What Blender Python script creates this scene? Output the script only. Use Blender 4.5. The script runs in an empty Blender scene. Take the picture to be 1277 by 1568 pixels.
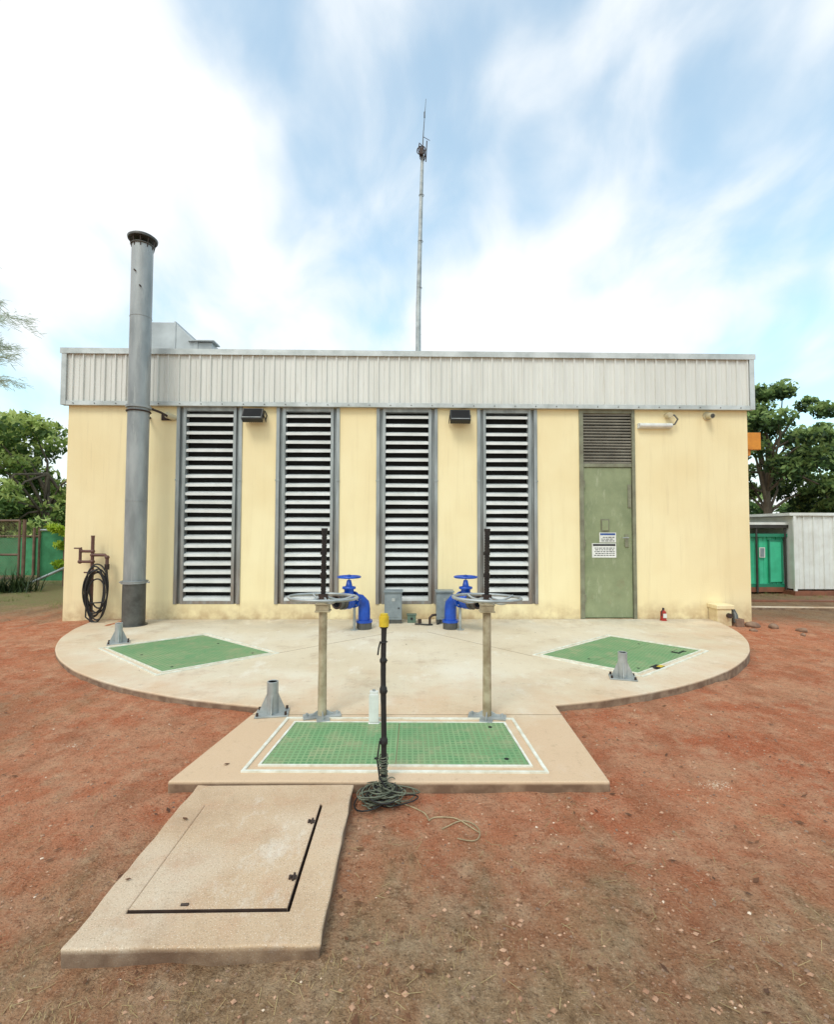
import bpy, math, random
import numpy as np
from mathutils import Vector, Matrix, noise
random.seed(7); rng=np.random.default_rng(11)
S=bpy.context.scene
YF=8.26
# ------------------------------------------------------------ materials
def lin(c):
    return tuple(((x/255)/12.92 if x/255<=0.04045 else ((x/255+0.055)/1.055)**2.4) for x in c)
class NT:
    def __init__(s,name):
        s.m=bpy.data.materials.new(name); s.m.use_nodes=True; s.t=s.m.node_tree
        s.b=s.t.nodes['Principled BSDF']; s.o=s.t.nodes['Material Output']
        s.tc=s.t.nodes.new('ShaderNodeTexCoord')
    def n(s,k,**kw):
        x=s.t.nodes.new(k)
        for a,b in kw.items(): setattr(x,a,b)
        return x
    def l(s,a,b): s.t.links.new(a,b)
    def noise(s,scale,detail=4,rough=.55,vec=None,st=(1,1,1)):
        mp=s.n('ShaderNodeMapping'); mp.inputs['Scale'].default_value=st
        s.l(vec or s.tc.outputs['Object'],mp.inputs['Vector'])
        x=s.n('ShaderNodeTexNoise'); x.inputs['Scale'].default_value=scale
        x.inputs['Detail'].default_value=detail; x.inputs['Roughness'].default_value=rough
        s.l(mp.outputs[0],x.inputs['Vector']); return x.outputs['Fac']
    def ramp(s,fac,lo,hi,a=0.,b=1.):
        x=s.n('ShaderNodeMapRange'); x.inputs['From Min'].default_value=lo; x.inputs['From Max'].default_value=hi
        x.inputs['To Min'].default_value=a; x.inputs['To Max'].default_value=b; s.l(fac,x.inputs['Value']); return x.outputs[0]
    def mix(s,fac,a,b,mode='MIX'):
        x=s.n('ShaderNodeMix',data_type='RGBA',blend_type=mode)
        for i,v in ((0,fac),(6,a),(7,b)):
            if isinstance(v,(int,float)): x.inputs[i].default_value=v
            elif isinstance(v,tuple): x.inputs[i].default_value=(*v[:3],1)
            else: s.l(v,x.inputs[i])
        return x.outputs[2]
    def math(s,op,a,b=0.):
        x=s.n('ShaderNodeMath',operation=op)
        for i,v in enumerate((a,b)):
            if isinstance(v,(int,float)): x.inputs[i].default_value=v
            else: s.l(v,x.inputs[i])
        return x.outputs[0]
    def sep(s):
        x=s.n('ShaderNodeSeparateXYZ'); s.l(s.tc.outputs['Object'],x.inputs[0]); return x.outputs
    def bump(s,h,st,dist=.01):
        x=s.n('ShaderNodeBump'); x.inputs['Strength'].default_value=st; x.inputs['Distance'].default_value=dist
        s.l(h,x.inputs['Height']); s.l(x.outputs[0],s.b.inputs['Normal'])
    def col(s,c): 
        if isinstance(c,tuple): s.b.inputs['Base Color'].default_value=(*c[:3],1)
        else: s.l(c,s.b.inputs['Base Color'])
    def rm(s,r,m=0,sp=None):
        s.b.inputs['Roughness'].default_value=r; s.b.inputs['Metallic'].default_value=m
        if sp is not None: s.b.inputs['Specular IOR Level'].default_value=sp
def simple(name,c,c2=None,rough=.6,metal=0,scale=6,bs=.15,bscale=60,st=(1,1,1),sp=None):
    n=NT(name); a=lin(c); b=lin(c2) if c2 else tuple(x*.7 for x in a)
    f=n.ramp(n.noise(scale,3,.6,st=st),.35,.68)
    n.col(n.mix(f,a,b)); n.rm(rough,metal,sp)
    if bs: n.bump(n.noise(bscale,2),bs,.004)
    return n.m
M={}
# cream wall
n=NT('cream_render'); z=n.sep()[2]
c=n.mix(n.ramp(n.noise(.9,3),.35,.7),lin((243,228,184)),lin((236,217,170)))
c=n.mix(n.ramp(n.noise(1.6,5,.6,st=(5,5,.35)),.5,.8,0,.35),c,lin((214,194,148)))
c=n.mix(n.ramp(n.noise(3,5,.7,st=(6,6,.25)),.60,.76,0,.28),c,lin((188,168,128)))
bd=n.math('MULTIPLY',n.ramp(z,.0,.34,1,0),n.ramp(n.noise(5,4),.3,.62))
c=n.mix(n.math('MULTIPLY',bd,.7),c,lin((170,136,98)))
n.col(c); n.rm(.85); n.bump(n.noise(45,4,.7),.35,.006); M['wall']=n.m
# fascia
n=NT('fascia_sheet'); z=n.sep()[2]
c=n.mix(n.ramp(n.noise(1.3,4,st=(3,1,.5)),.3,.7),lin((226,226,220)),lin((212,212,205)))
c=n.mix(n.ramp(n.noise(4,5,.65,st=(4,1,.6)),.58,.8,0,.3),c,lin((176,168,148)))
n.col(c); n.rm(.45,.0); M['fascia']=n.m
M['trim']=simple('zinc_trim',(206,210,208),(170,175,172),.4,.25,3)
# galvanised with rust lower down
n=NT('galvanised_frame'); z=n.sep()[2]
c=n.mix(n.ramp(n.noise(3,4,st=(3,3,.6)),.3,.7),lin((172,178,178)),lin((130,136,136)))
f=n.math('MULTIPLY',n.ramp(z,2.0,.2,0,1),n.ramp(n.noise(4,5,.65,st=(3,3,.4)),.35,.6,.3,1))
c=n.mix(n.math('MULTIPLY',f,.75),c,lin((128,102,82)))
n.col(c); n.rm(.45,.3); M['galvf']=n.m
M['galv']=simple('galvanised_steel',(184,188,186),(142,147,146),.45,.35,5)
M['slat']=simple('louvre_aluminium',(230,231,229),(206,208,204),.4,.0,2.5,.0)
M['slatd']=simple('door_louvre',(136,130,116),(110,104,92),.5,.1,3,.0)
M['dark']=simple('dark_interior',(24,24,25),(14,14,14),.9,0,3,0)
M['black']=simple('black_plastic',(30,30,31),(18,18,19),.45,0,8)
M['rubber']=simple('black_rubber',(26,25,25),(40,38,36),.6,0,20)
n=NT('olive_door_paint')
c=n.mix(n.ramp(n.noise(2.2,5,.65),.35,.68),lin((146,154,118)),lin((122,132,98)))
c=n.mix(n.ramp(n.noise(6,5,.7,st=(2,2,.5)),.56,.72,0,.6),c,lin((176,180,152)))
c=n.mix(n.ramp(n.noise(3.2,5,.7),.6,.72,0,.35),c,lin((128,112,84)))
n.col(c); n.rm(.5); n.bump(n.noise(12,3),.12,.004); M['door']=n.m
M['doorf']=simple('door_frame_paint',(140,142,118),(112,108,90),.5,.1,4)
M['sign']=simple('sign_white',(232,232,228),(214,214,208),.4,0,5,0)
M['ink']=simple('sign_ink',(40,42,46),(30,30,34),.5,0,5,0)
M['inkb']=simple('sign_blue',(60,95,160),(50,80,140),.5,0,5,0)
M['white']=simple('white_paint',(226,226,220),(204,203,196),.4,0,6,.05)
# concrete
def concrete(name,a,b,stain,sz=1.0,agg=.6,rim=False):
    n=NT(name)
    c=n.mix(n.ramp(n.noise(.7*sz,4,.6),.35,.65),lin(a),lin(b))
    c=n.mix(n.ramp(n.noise(.55,4,.5),.48,.62,0,.5),c,lin((232,225,208)))
    c=n.mix(n.ramp(n.noise(2.6,6,.75,st=(1,.6,1)),.55,.70,0,.5),c,lin((238,234,222)))
    if rim:
        s=n.sep(); ex=n.math('POWER',n.math('DIVIDE',s[0],5.2),2); ey=n.math('POWER',n.math('DIVIDE',n.math('SUBTRACT',s[1],8.6),4.53),2)
        rr=n.math('ADD',ex,ey)
        rf=n.ramp(n.math('ADD',rr,n.math('MULTIPLY',n.math('SUBTRACT',n.noise(1.8,6,.7),.5),1.6)),.60,1.2,0,.75)
        c=n.mix(rf,c,lin(stain))
        bk=n.math('MULTIPLY',n.ramp(s[1],7.2,8.1,0,1),n.ramp(n.noise(1.5,6,.7),.38,.6))
        c=n.mix(n.math('MULTIPLY',bk,.55),c,lin((160,150,132)))
    else: c=n.mix(n.ramp(n.noise(3.2*sz,6,.7),.5,.75,0,.5),c,lin(stain))
    v=n.n('ShaderNodeTexVoronoi'); v.inputs['Scale'].default_value=95; n.l(n.tc.outputs['Object'],v.inputs['Vector'])
    sp=n.ramp(v.outputs['Distance'],.12,.38,1,0)
    c=n.mix(n.math('MULTIPLY',sp,agg*.5),c,lin((136,116,94)))
    c=n.mix(n.ramp(n.noise(220,1),.6,.75,0,agg),c,lin((240,226,204)))
    c=n.mix(n.ramp(n.noise(11,6,.78),.57,.74,0,.55),c,lin((156,126,100)))
    c=n.mix(n.ramp(n.noise(1.4,7,.78),.55,.70,0,.5),c,lin((172,142,114)))
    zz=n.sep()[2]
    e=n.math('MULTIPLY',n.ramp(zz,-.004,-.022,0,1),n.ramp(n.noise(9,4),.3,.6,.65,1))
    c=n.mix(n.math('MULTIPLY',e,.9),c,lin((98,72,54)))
    n.col(c); n.rm(.9); n.bump(n.noise(120,5,.75),.5,.006); return n.m
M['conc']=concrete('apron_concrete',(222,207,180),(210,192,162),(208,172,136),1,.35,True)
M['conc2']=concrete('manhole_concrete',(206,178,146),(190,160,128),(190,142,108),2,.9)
def grating(name,ang):
    n=NT(name)
    mp=n.n('ShaderNodeMapping'); mp.inputs['Rotation'].default_value=(0,0,ang); mp.inputs['Scale'].default_value=(1/.038,)*3
    n.l(n.tc.outputs['Object'],mp.inputs[0]); s=n.n('ShaderNodeSeparateXYZ'); n.l(mp.outputs[0],s.inputs[0])
    bar=lambda o: n.math('GREATER_THAN',n.math('ABSOLUTE',n.math('SUBTRACT',n.math('FRACT',o),.5)),.34)
    g=n.math('MAXIMUM',bar(s.outputs[0]),bar(s.outputs[1]))
    top=n.mix(n.ramp(n.noise(3,5,.7),.38,.68),lin((116,160,110)),lin((144,166,120)))
    top=n.mix(n.ramp(n.noise(1.3,4,.6),.45,.65,0,.65),top,lin((94,146,98)))
    hole=n.mix(n.ramp(n.noise(4,5,.7),.4,.65),lin((90,136,88)),lin((122,142,98)))
    c=n.mix(g,hole,top); n.col(n.mix(n.ramp(n.noise(5,7,.78),.50,.70,0,.65),c,lin((170,158,124))))
    n.rm(.6); n.bump(g,.3,.004); return n.m
M['gr0']=grating('green_grating',0.0); M['grL']=grating('green_grating_a',.72); M['grR']=grating('green_grating_b',.68)
M['fr']=simple('hatch_frame',(232,232,220),(206,200,178),.55,0,12)
n=NT('flue_steel')
c=n.mix(n.ramp(n.noise(2.2,4,st=(2,2,.6)),.35,.68),lin((166,169,168)),lin((132,136,136)))
c=n.mix(n.ramp(n.noise(3,6,.75,st=(4,4,.3)),.58,.72,0,.5),c,lin((200,200,194)))
n.col(c); n.rm(.45,.3); M['chim']=n.m
M['chimd']=simple('flue_base_steel',(100,100,96),(74,72,68),.5,.4,6)
M['rust']=simple('rusty_cast_iron',(74,58,50),(52,40,36),.6,.3,14)
M['brown']=simple('brown_pipe',(104,72,62),(84,58,50),.5,.1,8)
M['blue']=simple('valve_blue',(24,84,190),(16,62,150),.32,0,6,.05)
M['pedge']=simple('post_galv',(190,178,150),(146,130,102),.55,.25,9)
M['cbl']=simple('spindle_black',(34,30,30),(52,44,40),.45,.4,20)
M['yel']=simple('yellow_paint',(226,196,52),(190,160,40),.45,0,12)
M['orange']=simple('crane_orange',(224,146,40),(196,120,34),.45,0,5)
M['boxg']=simple('kiosk_grey',(140,150,154),(116,126,130),.45,.1,6)
M['boxg2']=simple('kiosk_green',(96,120,104),(80,100,86),.5,0,6)
M['red']=simple('red_paint',(186,60,48),(160,36,30),.4,0,8)
M['beige']=simple('beige_plastic',(204,194,162),(184,172,140),.5,0,8)
M['duct']=simple('duct_sheet',(190,194,194),(160,164,164),.4,.35,2)
M['roof']=simple('roof_sheet',(178,180,176),(150,150,146),.45,.2,1)
M['wire']=simple('wire_grey',(120,124,104),(78,80,66),.5,.2,20)
M['wire2']=simple('rope_tan',(176,156,120),(140,120,90),.7,0,30)
M['cgreen']=simple('container_green',(70,196,152),(54,172,130),.45,0,3)
M['cgreen2']=simple('container_green_dark',(34,130,98),(28,110,84),.45,0,3)
M['cwhite']=simple('container_white',(228,230,226),(212,212,206),.45,0,3)
M['cdark']=simple('container_roof',(58,56,52),(44,42,38),.6,0,3)
M['cred']=simple('primer_beam',(142,88,64),(110,72,52),.7,0,5)
M['fgreen']=simple('fence_green_cloth',(74,150,104),(56,122,80),.8,0,4)
M['post']=simple('fence_post',(126,98,80),(98,76,60),.6,0,6)
M['rock']=simple('field_stone',(150,122,100),(116,90,74),.9,0,9,.4)
M['bark']=simple('bark',(112,100,84),(80,70,58),.9,0,6,.4,30,(1,1,.2))
M['twig']=simple('pale_twig',(170,166,148),(140,136,116),.8,0,6,0)
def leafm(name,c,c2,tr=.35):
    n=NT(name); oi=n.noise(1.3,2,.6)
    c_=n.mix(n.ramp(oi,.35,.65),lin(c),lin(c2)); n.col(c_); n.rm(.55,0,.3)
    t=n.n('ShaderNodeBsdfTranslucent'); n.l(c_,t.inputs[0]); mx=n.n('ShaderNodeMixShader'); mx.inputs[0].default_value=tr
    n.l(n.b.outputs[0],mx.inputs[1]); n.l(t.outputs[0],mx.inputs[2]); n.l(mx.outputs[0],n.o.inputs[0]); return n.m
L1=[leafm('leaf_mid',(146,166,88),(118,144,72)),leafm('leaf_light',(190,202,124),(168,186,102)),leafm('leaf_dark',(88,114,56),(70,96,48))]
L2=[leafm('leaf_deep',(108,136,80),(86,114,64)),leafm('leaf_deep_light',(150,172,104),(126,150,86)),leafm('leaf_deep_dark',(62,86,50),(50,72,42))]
L3=[leafm('needle_pale',(196,204,184),(176,186,162),.5),]
M['agave']=leafm('strap_leaf',(58,76,42),(38,54,30),.1)
M['shrub']=leafm('yellow_shrub',(176,196,58),(140,170,50),.2)
M['grass']=leafm('green_grass',(132,142,82),(104,114,62),.2)
M['straw']=leafm('dry_straw',(196,172,124),(156,128,88),.1)
M['dleaf']=leafm('dead_leaf',(120,82,54),(86,56,40),.1)
M['peb']=simple('pebble_stone',(200,160,130),(146,104,78),.9,0,7,.2)
M['chalk']=simple('chalk_white',(228,208,184),(206,176,148),.9,0,9,.3)
M['joint']=simple('joint_sealant',(150,128,104),(122,102,84),.9,0,9,0)
# ground
n=NT('red_soil'); at=n.n('ShaderNodeAttribute'); at.attribute_name='zone'
sp=n.n('ShaderNodeSeparateColor'); n.l(at.outputs['Color'],sp.inputs[0]); R,G,B=sp.outputs[0],sp.outputs[1],sp.outputs[2]
n1=n.noise(1.3,7,.68); n2=n.noise(5,7,.75); n3=n.noise(24,6,.78); n4=n.noise(2.6,7,.7,st=(1,.45,1)); n5=n.noise(90,3,.65); n6=n.noise(.8,6,.7,st=(1,1.2,1))
red=n.mix(n.ramp(n1,.36,.64),lin((218,142,104)),lin((202,116,80)))
red=n.mix(n.ramp(n2,.45,.66,0,.8),red,lin((228,178,142)))
red=n.mix(n.ramp(n6,.50,.62,0,.55),red,lin((224,172,136)))
red=n.mix(n.ramp(n4,.50,.66,0,.6),red,lin((172,112,80)))
red=n.mix(n.ramp(n3,.52,.68,0,.65),red,lin((146,82,54)))
brn=n.mix(n.ramp(n1,.36,.64),lin((182,150,114)),lin((158,122,90)))
brn=n.mix(n.ramp(n2,.45,.66,0,.75),brn,lin((206,178,144)))
brn=n.mix(n.ramp(n4,.52,.66,0,.5),brn,lin((130,102,74)))
brn=n.mix(n.ramp(n3,.48,.66,0,.7),brn,lin((108,82,58)))
gr=n.mix(n.ramp(n2,.35,.65),lin((128,132,82)),lin((150,138,100)))
mk=n.ramp(n.math('ADD',R,n.math('MULTIPLY',n.math('SUBTRACT',n4,.5),2.4)),.10,.90)
c=n.mix(mk,brn,red)
gk=n.ramp(n.math('ADD',G,n.math('MULTIPLY',n.math('SUBTRACT',n4,.5),1.2)),.35,.65)
c=n.mix(gk,c,gr)
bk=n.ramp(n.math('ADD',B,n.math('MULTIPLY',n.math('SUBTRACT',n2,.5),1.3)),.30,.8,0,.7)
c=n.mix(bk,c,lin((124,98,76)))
c=n.mix(n.ramp(n5,.57,.69,0,.5),c,lin((234,200,168)))
c=n.mix(n.ramp(n5,.31,.43,.65,0),c,lin((84,56,40)))
n.col(c); n.rm(.95,0,.12)
h=n.math('ADD',n.math('ADD',n2,n3),n.math('MULTIPLY',n5,.5)); n.bump(h,1.0,.04); M['soil']=n.m
# ------------------------------------------------------------ mesh builder
class MB:
    def __init__(s): s.v=[];s.f=[];s.mi=[];s.sm=[];s.mats=[]
    def mat(s,k):
        m=M[k] if isinstance(k,str) else k
        if m not in s.mats: s.mats.append(m)
        return s.mats.index(m)
    def add(s,vs,fs,k,smooth=False):
        o=len(s.v); s.v+= [tuple(v) for v in vs]; i=s.mat(k)
        for f in fs: s.f.append(tuple(o+a for a in f)); s.mi.append(i); s.sm.append(smooth)
    def box(s,x0,x1,y0,y1,z0,z1,k,rot=None):
        vs=[(x,y,z) for z in (z0,z1) for y in (y0,y1) for x in (x0,x1)]
        if rot: vs=[rot@Vector(v) for v in vs]
        s.add(vs,[(0,2,3,1),(4,5,7,6),(0,1,5,4),(2,6,7,3),(0,4,6,2),(1,3,7,5)],k)
    def prism(s,pts,z0,z1,k):
        m=len(pts); vs=[(x,y,z0) for x,y in pts]+[(x,y,z1) for x,y in pts]
        a=sum(pts[i][0]*pts[(i+1)%m][1]-pts[(i+1)%m][0]*pts[i][1] for i in range(m))
        fs=[tuple(range(m))[::-1],tuple(range(m,2*m))]+[(i,(i+1)%m,m+(i+1)%m,m+i) for i in range(m)]
        if a<0: fs=[f[::-1] for f in fs]
        s.add(vs,fs,k)
    def tube(s,pts,r,k,nn=10,caps=True,smooth=True):
        pts=[Vector(p) for p in pts]; N=len(pts)
        rr=r if isinstance(r,(list,tuple)) else [r]*N
        vs=[];t0=(pts[1]-pts[0]).normalized()
        u=t0.orthogonal().normalized()
        for i in range(N):
            t=(pts[min(i+1,N-1)]-pts[max(i-1,0)])
            t=t.normalized() if t.length>1e-9 else t0
            u=(u-t*u.dot(t)); u=u.normalized() if u.length>1e-6 else t.orthogonal().normalized()
            w=t.cross(u)
            for j in range(nn):
                a=2*math.pi*j/nn; vs.append(pts[i]+(u*math.cos(a)+w*math.sin(a))*rr[i])
        fs=[(i*nn+j,i*nn+(j+1)%nn,(i+1)*nn+(j+1)%nn,(i+1)*nn+j) for i in range(N-1) for j in range(nn)]
        s.add(vs,fs,k,smooth)
        if caps:
            s.add(vs[:nn],[tuple(range(nn))[::-1]],k); s.add(vs[-nn:],[tuple(range(nn))],k)
    def cyl(s,p0,p1,r,k,r1=None,nn=20,smooth=True): s.tube([p0,p1],[r,r if r1 is None else r1],k,nn,True,smooth)
    def ring(s,c,R,r,k,axis=(0,0,1),nn=36,m=8):
        ax=Vector(axis).normalized();u=ax.orthogonal().normalized();w=ax.cross(u);c=Vector(c)
        s.tube([c+(u*math.cos(2*math.pi*i/nn)+w*math.sin(2*math.pi*i/nn))*R for i in range(nn+1)],r,k,m,False)
    def ball(s,c,rx,ry,rz,k,a=14,b=9):
        vs=[];fs=[]
        for i in range(b+1):
            th=math.pi*i/b
            for j in range(a):
                ph=2*math.pi*j/a; vs.append((c[0]+rx*math.sin(th)*math.cos(ph),c[1]+ry*math.sin(th)*math.sin(ph),c[2]+rz*math.cos(th)))
        fs=[(i*a+j,(i+1)*a+j,(i+1)*a+(j+1)%a,i*a+(j+1)%a) for i in range(b) for j in range(a)]
        s.add(vs,fs,k,True)
    def obj(s,name,parent=None,bevel=0):
        me=bpy.data.meshes.new(name); me.from_pydata(s.v,[],s.f)
        for m in s.mats: me.materials.append(m)
        me.polygons.foreach_set('material_index',s.mi); me.polygons.foreach_set('use_smooth',s.sm); me.update()
        o=bpy.data.objects.new(name,me); S.collection.objects.link(o)
        if parent: o.parent=parent
        if bevel:
            b=o.modifiers.new('bevel','BEVEL'); b.width=bevel; b.segments=2; b.limit_method='ANGLE'; b.angle_limit=math.radians(50)
        return o
def empty(name):
    e=bpy.data.objects.new(name,None); S.collection.objects.link(e); return e
def quadmesh(name,Q,mi,mats,parent=None):
    nq=len(Q); me=bpy.data.meshes.new(name)
    me.vertices.add(nq*4); me.vertices.foreach_set('co',Q.reshape(-1).astype(np.float32))
    me.loops.add(nq*4); me.loops.foreach_set('vertex_index',np.arange(nq*4,dtype=np.int32))
    me.polygons.add(nq); me.polygons.foreach_set('loop_start',np.arange(0,nq*4,4,dtype=np.int32))
    for m in mats: me.materials.append(m)
    me.polygons.foreach_set('material_index',np.asarray(mi,dtype=np.int32)); me.update(calc_edges=True); me.validate()
    o=bpy.data.objects.new(name,me); S.collection.objects.link(o)
    if parent: o.parent=parent
    return o
# ------------------------------------------------------------ ground
def sm(a,b,x):
    t=min(1,max(0,(x-a)/(b-a))); return t*t*(3-2*t)
def gz(x,y):
    z=-.066
    z+=.05*sm(-2.5,-5,x)*sm(4.5,7.5,y)
    z-=.035*sm(2,4,x)*sm(3.5,5,y)*sm(8.5,7,y)
    z+=.02*sm(7.8,9.5,y)
    k=noise.noise(Vector((x*.8,y*.8,0)))*.020+noise.noise(Vector((x*3.1,y*3.1,5)))*.014+noise.noise(Vector((x*9,y*9,9)))*.009
    return z+k*(1 if abs(x)<40 else .2)
def axis(lo,hi,step,far):
    a=list(np.arange(lo,hi+1e-6,step)); d=step
    r=[];x=hi
    while x<far: d*=1.25; x+=d; r.append(x)
    l=[];x=lo;d=step
    while x>-far: d*=1.25; x-=d; l.append(x)
    return l[::-1]+a+r
xs=axis(-8,8,.04,900); ys=axis(.6,9,.04,900)
vs=[(x,y,gz(x,y)) for y in ys for x in xs]; nx=len(xs)
fs=[(j*nx+i,j*nx+i+1,(j+1)*nx+i+1,(j+1)*nx+i) for j in range(len(ys)-1) for i in range(nx-1)]
me=bpy.data.meshes.new('ground'); me.from_pydata(vs,[],fs); me.materials.append(M['soil'])
ca=me.color_attributes.new('zone','FLOAT_COLOR','POINT'); z=np.zeros((len(vs),4),np.float32); z[:,3]=1
for i,(x,y,_) in enumerate(vs):
    r=(.10+.95*sm(1.5,3.3,y+.12*abs(x)))*sm(10,7.5,y)*sm(8.5,5.8,abs(x))
    if x<-.3: r+=.35*sm(-.6,-1.8,x)*sm(2.6,1.2,y)
    if x<-2.4: r*=1-.55*math.exp(-((x+3.6)**2/.5+(y-3.9)**2/1.2))
    g=sm(9.5,12,y)*(.75 if x<0 else .35)+ (sm(-5.5,-7.5,x)*sm(7.6,9.5,y)*.5)
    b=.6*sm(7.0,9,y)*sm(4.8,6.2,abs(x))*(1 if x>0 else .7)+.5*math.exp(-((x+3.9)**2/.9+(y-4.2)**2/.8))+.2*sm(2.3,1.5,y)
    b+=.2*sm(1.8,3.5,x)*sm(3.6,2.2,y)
    # old wheel ruts curving past the apron
    for (rx,ry,rr_) in ((-5.2,9.2,6.25),(-5.2,9.2,6.75)):
        pass
    d1=abs(math.hypot(x-1.0,(y-9.2)*1.05)-7.2); d2=abs(math.hypot(x-1.0,(y-9.2)*1.05)-7.75)
    b+=.28*(math.exp(-(d1/.10)**2)+math.exp(-(d2/.10)**2))*(1 if abs(x)>1.6 else .3)
    z[i,:3]=(r,g,b)
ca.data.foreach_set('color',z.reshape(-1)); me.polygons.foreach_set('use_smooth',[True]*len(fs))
o=bpy.data.objects.new('ground',me); S.collection.objects.link(o)
# ------------------------------------------------------------ concrete apron
A,Bb,cy=5.2,4.53,8.6
def ang(x,y): return math.atan2((y-cy)/Bb,x/A)
a0=ang(5.19,8.24); a1=-math.asin(math.sqrt(1-(1.28/A)**2)); 
pts=[]
N=60
for i in range(N+1):
    t=a0+(a1-a0)*i/N; k=1+.002*noise.noise(Vector((t*14,1,0))); pts.append((A*k*math.cos(t),cy+Bb*k*math.sin(t)))
pts+=[(1.22,2.93),(.6,2.938),(0,2.945),(-.7,2.962),(-1.43,2.97)]
a2=-math.pi+math.asin(math.sqrt(1-(1.24/A)**2)); a3=-math.pi+ .08
for i in range(N+1):
    t=a2+(a3-a2)*i/N; k=1+.002*noise.noise(Vector((t*14,1,0))); pts.append((A*k*math.cos(t),cy+Bb*k*math.sin(t)))
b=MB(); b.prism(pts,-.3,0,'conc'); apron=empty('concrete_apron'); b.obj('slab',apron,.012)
b=MB(); b.prism([(-1.26,4.015),(1.26,3.985),(1.26,3.979),(-1.26,4.009)],-.01,.0015,'joint')
for (p,q) in [((-1.62,5.95),(-.2,7.2)),((1.5,5.82),(.3,7.2))]:
    d=(Vector(q)-Vector(p)).normalized(); w=Vector((-d.y,d.x))*.003
    b.prism([(p[0]+w.x,p[1]+w.y),(q[0]+w.x,q[1]+w.y),(q[0]-w.x,q[1]-w.y),(p[0]-w.x,p[1]-w.y)],-.01,.0015,'joint')
b.obj('control_joints',apron)
# hatches
def frame(b,q,w,z0,z1,k):
    q=[Vector(p) for p in q]; c=sum(q,Vector((0,0)))/4; inner=[]
    for i in range(4):
        e1=(q[i]-q[i-1]).normalized(); e2=(q[(i+1)%4]-q[i]).normalized()
        n1=Vector((-e1.y,e1.x)); n2=Vector((-e2.y,e2.x))
        if (c-q[i]).dot(n1)<0: n1=-n1
        if (c-q[i]).dot(n2)<0: n2=-n2
        inner.append(q[i]+(n1+n2)*w)
    for i in range(4):
        j=(i+1)%4; b.prism([q[i],q[j],inner[j],inner[i]],z0,z1,k)
    return inner
def hatch(q,k,gap,panels,xtra=0):
    e=empty('floor_access_hatch'); b=MB()
    i1=frame(b,q,.022,-.02,.010,'fr')
    tmp=MB(); i2=frame(tmp,i1,gap,0,.002,'fr')
    i3=frame(b,i2,.016,-.02,.011,'fr'); b.obj('frame',e)
    b=MB()
    for t in range(panels):
        f0=t/panels;f1=(t+1)/panels
        A0=i3[0].lerp(i3[3],f0);A1=i3[0].lerp(i3[3],f1);B0=i3[1].lerp(i3[2],f0);B1=i3[1].lerp(i3[2],f1)
        d=(A1-A0).normalized()*.003
        b.prism([A0+d,B0+d,B1-d,A1-d],-.02,.009,k)
        for s_ in (.12,.88):
            c=A0.lerp(A1,.85).lerp(B0.lerp(B1,.85),s_)
            b.cyl((c.x,c.y,.008),(c.x,c.y,.0105),.016,'dark',nn=10)
    b.obj('grating',e); return e
hatch([(-1.03,3.07),(-.96,3.94),(.85,3.90),(.88,3.03)],'gr0',.06,2)
hatch([(-3.90,6.23),(-2.90,7.11),(-1.56,5.98),(-2.58,5.07)],'grL',.05,2)
hatch([(1.51,5.86),(2.89,6.98),(3.77,6.03),(2.42,4.97)],'grR',.05,2)
b=MB()
def plate(cx,cy_,a,w,l,k,z=.0125):
    r=Matrix.Translation((cx,cy_,0))@Matrix.Rotation(a,4,'Z'); b.box(-w/2,w/2,-l/2,l/2,.0095,z,k,r)
plate(2.75,5.32,.69,.16,.1,'dark'); plate(2.79,5.33,.69,.09,.05,'yel',.016); plate(3.35,5.98,.69,.2,.1,'dark'); plate(3.36,5.99,.69,.14,.06,'gr0',.02)
b.obj('hatch_lift_handles')
# ------------------------------------------------------------ manhole
X0,X1,Y0,Y1=-1.235,-.315,1.815,2.925; lx0,lx1,ly0,ly1=-1.10,-.462,1.975,2.72
mh=empty('concrete_manhole')
import bmesh
me=bpy.data.meshes.new('surround'); bm=bmesh.new()
gx=sorted(set([X0,lx0,lx1,X1]+list(np.linspace(X0,lx0,3)[1:-1])+list(np.linspace(lx0,lx1,9)[1:-1])+list(np.linspace(lx1,X1,3)[1:-1])))
gy=sorted(set([Y0,ly0,ly1,Y1]+list(np.linspace(Y0,ly0,3)[1:-1])+list(np.linspace(ly0,ly1,10)[1:-1])+list(np.linspace(ly1,Y1,4)[1:-1])))
vt={};
def V(i,j,k):
    if (i,j,k) not in vt:
        x,y=gx[i],gy[j]; zz=(0,-.05,-.25)[k]
        if i in (0,len(gx)-1) or j==0: 
            x+=noise.noise(Vector((x*7,y*7,k)))*.012; y+=noise.noise(Vector((x*7,y*7,k+9)))*.012
        vt[(i,j,k)]=bm.verts.new((x,y,zz))
    return vt[(i,j,k)]
def solid(i,j):
    if i<0 or j<0 or i>=len(gx)-1 or j>=len(gy)-1: return False
    mx_,my_=(gx[i]+gx[i+1])/2,(gy[j]+gy[j+1])/2
    return not(lx0<mx_<lx1 and ly0<my_<ly1)
for i in range(len(gx)-1):
    for j in range(len(gy)-1):
        if not solid(i,j): continue
        bm.faces.new([V(i,j,0),V(i+1,j,0),V(i+1,j+1,0),V(i,j+1,0)])
        for (di,dj,a,c) in ((0,-1,(i,j),(i+1,j)),(1,0,(i+1,j),(i+1,j+1)),(0,1,(i+1,j+1),(i,j+1)),(-1,0,(i,j+1),(i,j))):
            if not solid(i+di,j+dj):
                for k in (0,1): bm.faces.new([V(*a,k),V(*a,k+1),V(*c,k+1),V(*c,k)])
bm.to_mesh(me); bm.free(); me.materials.append(M['conc2']); o=bpy.data.objects.new('surround',me); S.collection.objects.link(o); o.parent=mh
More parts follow.
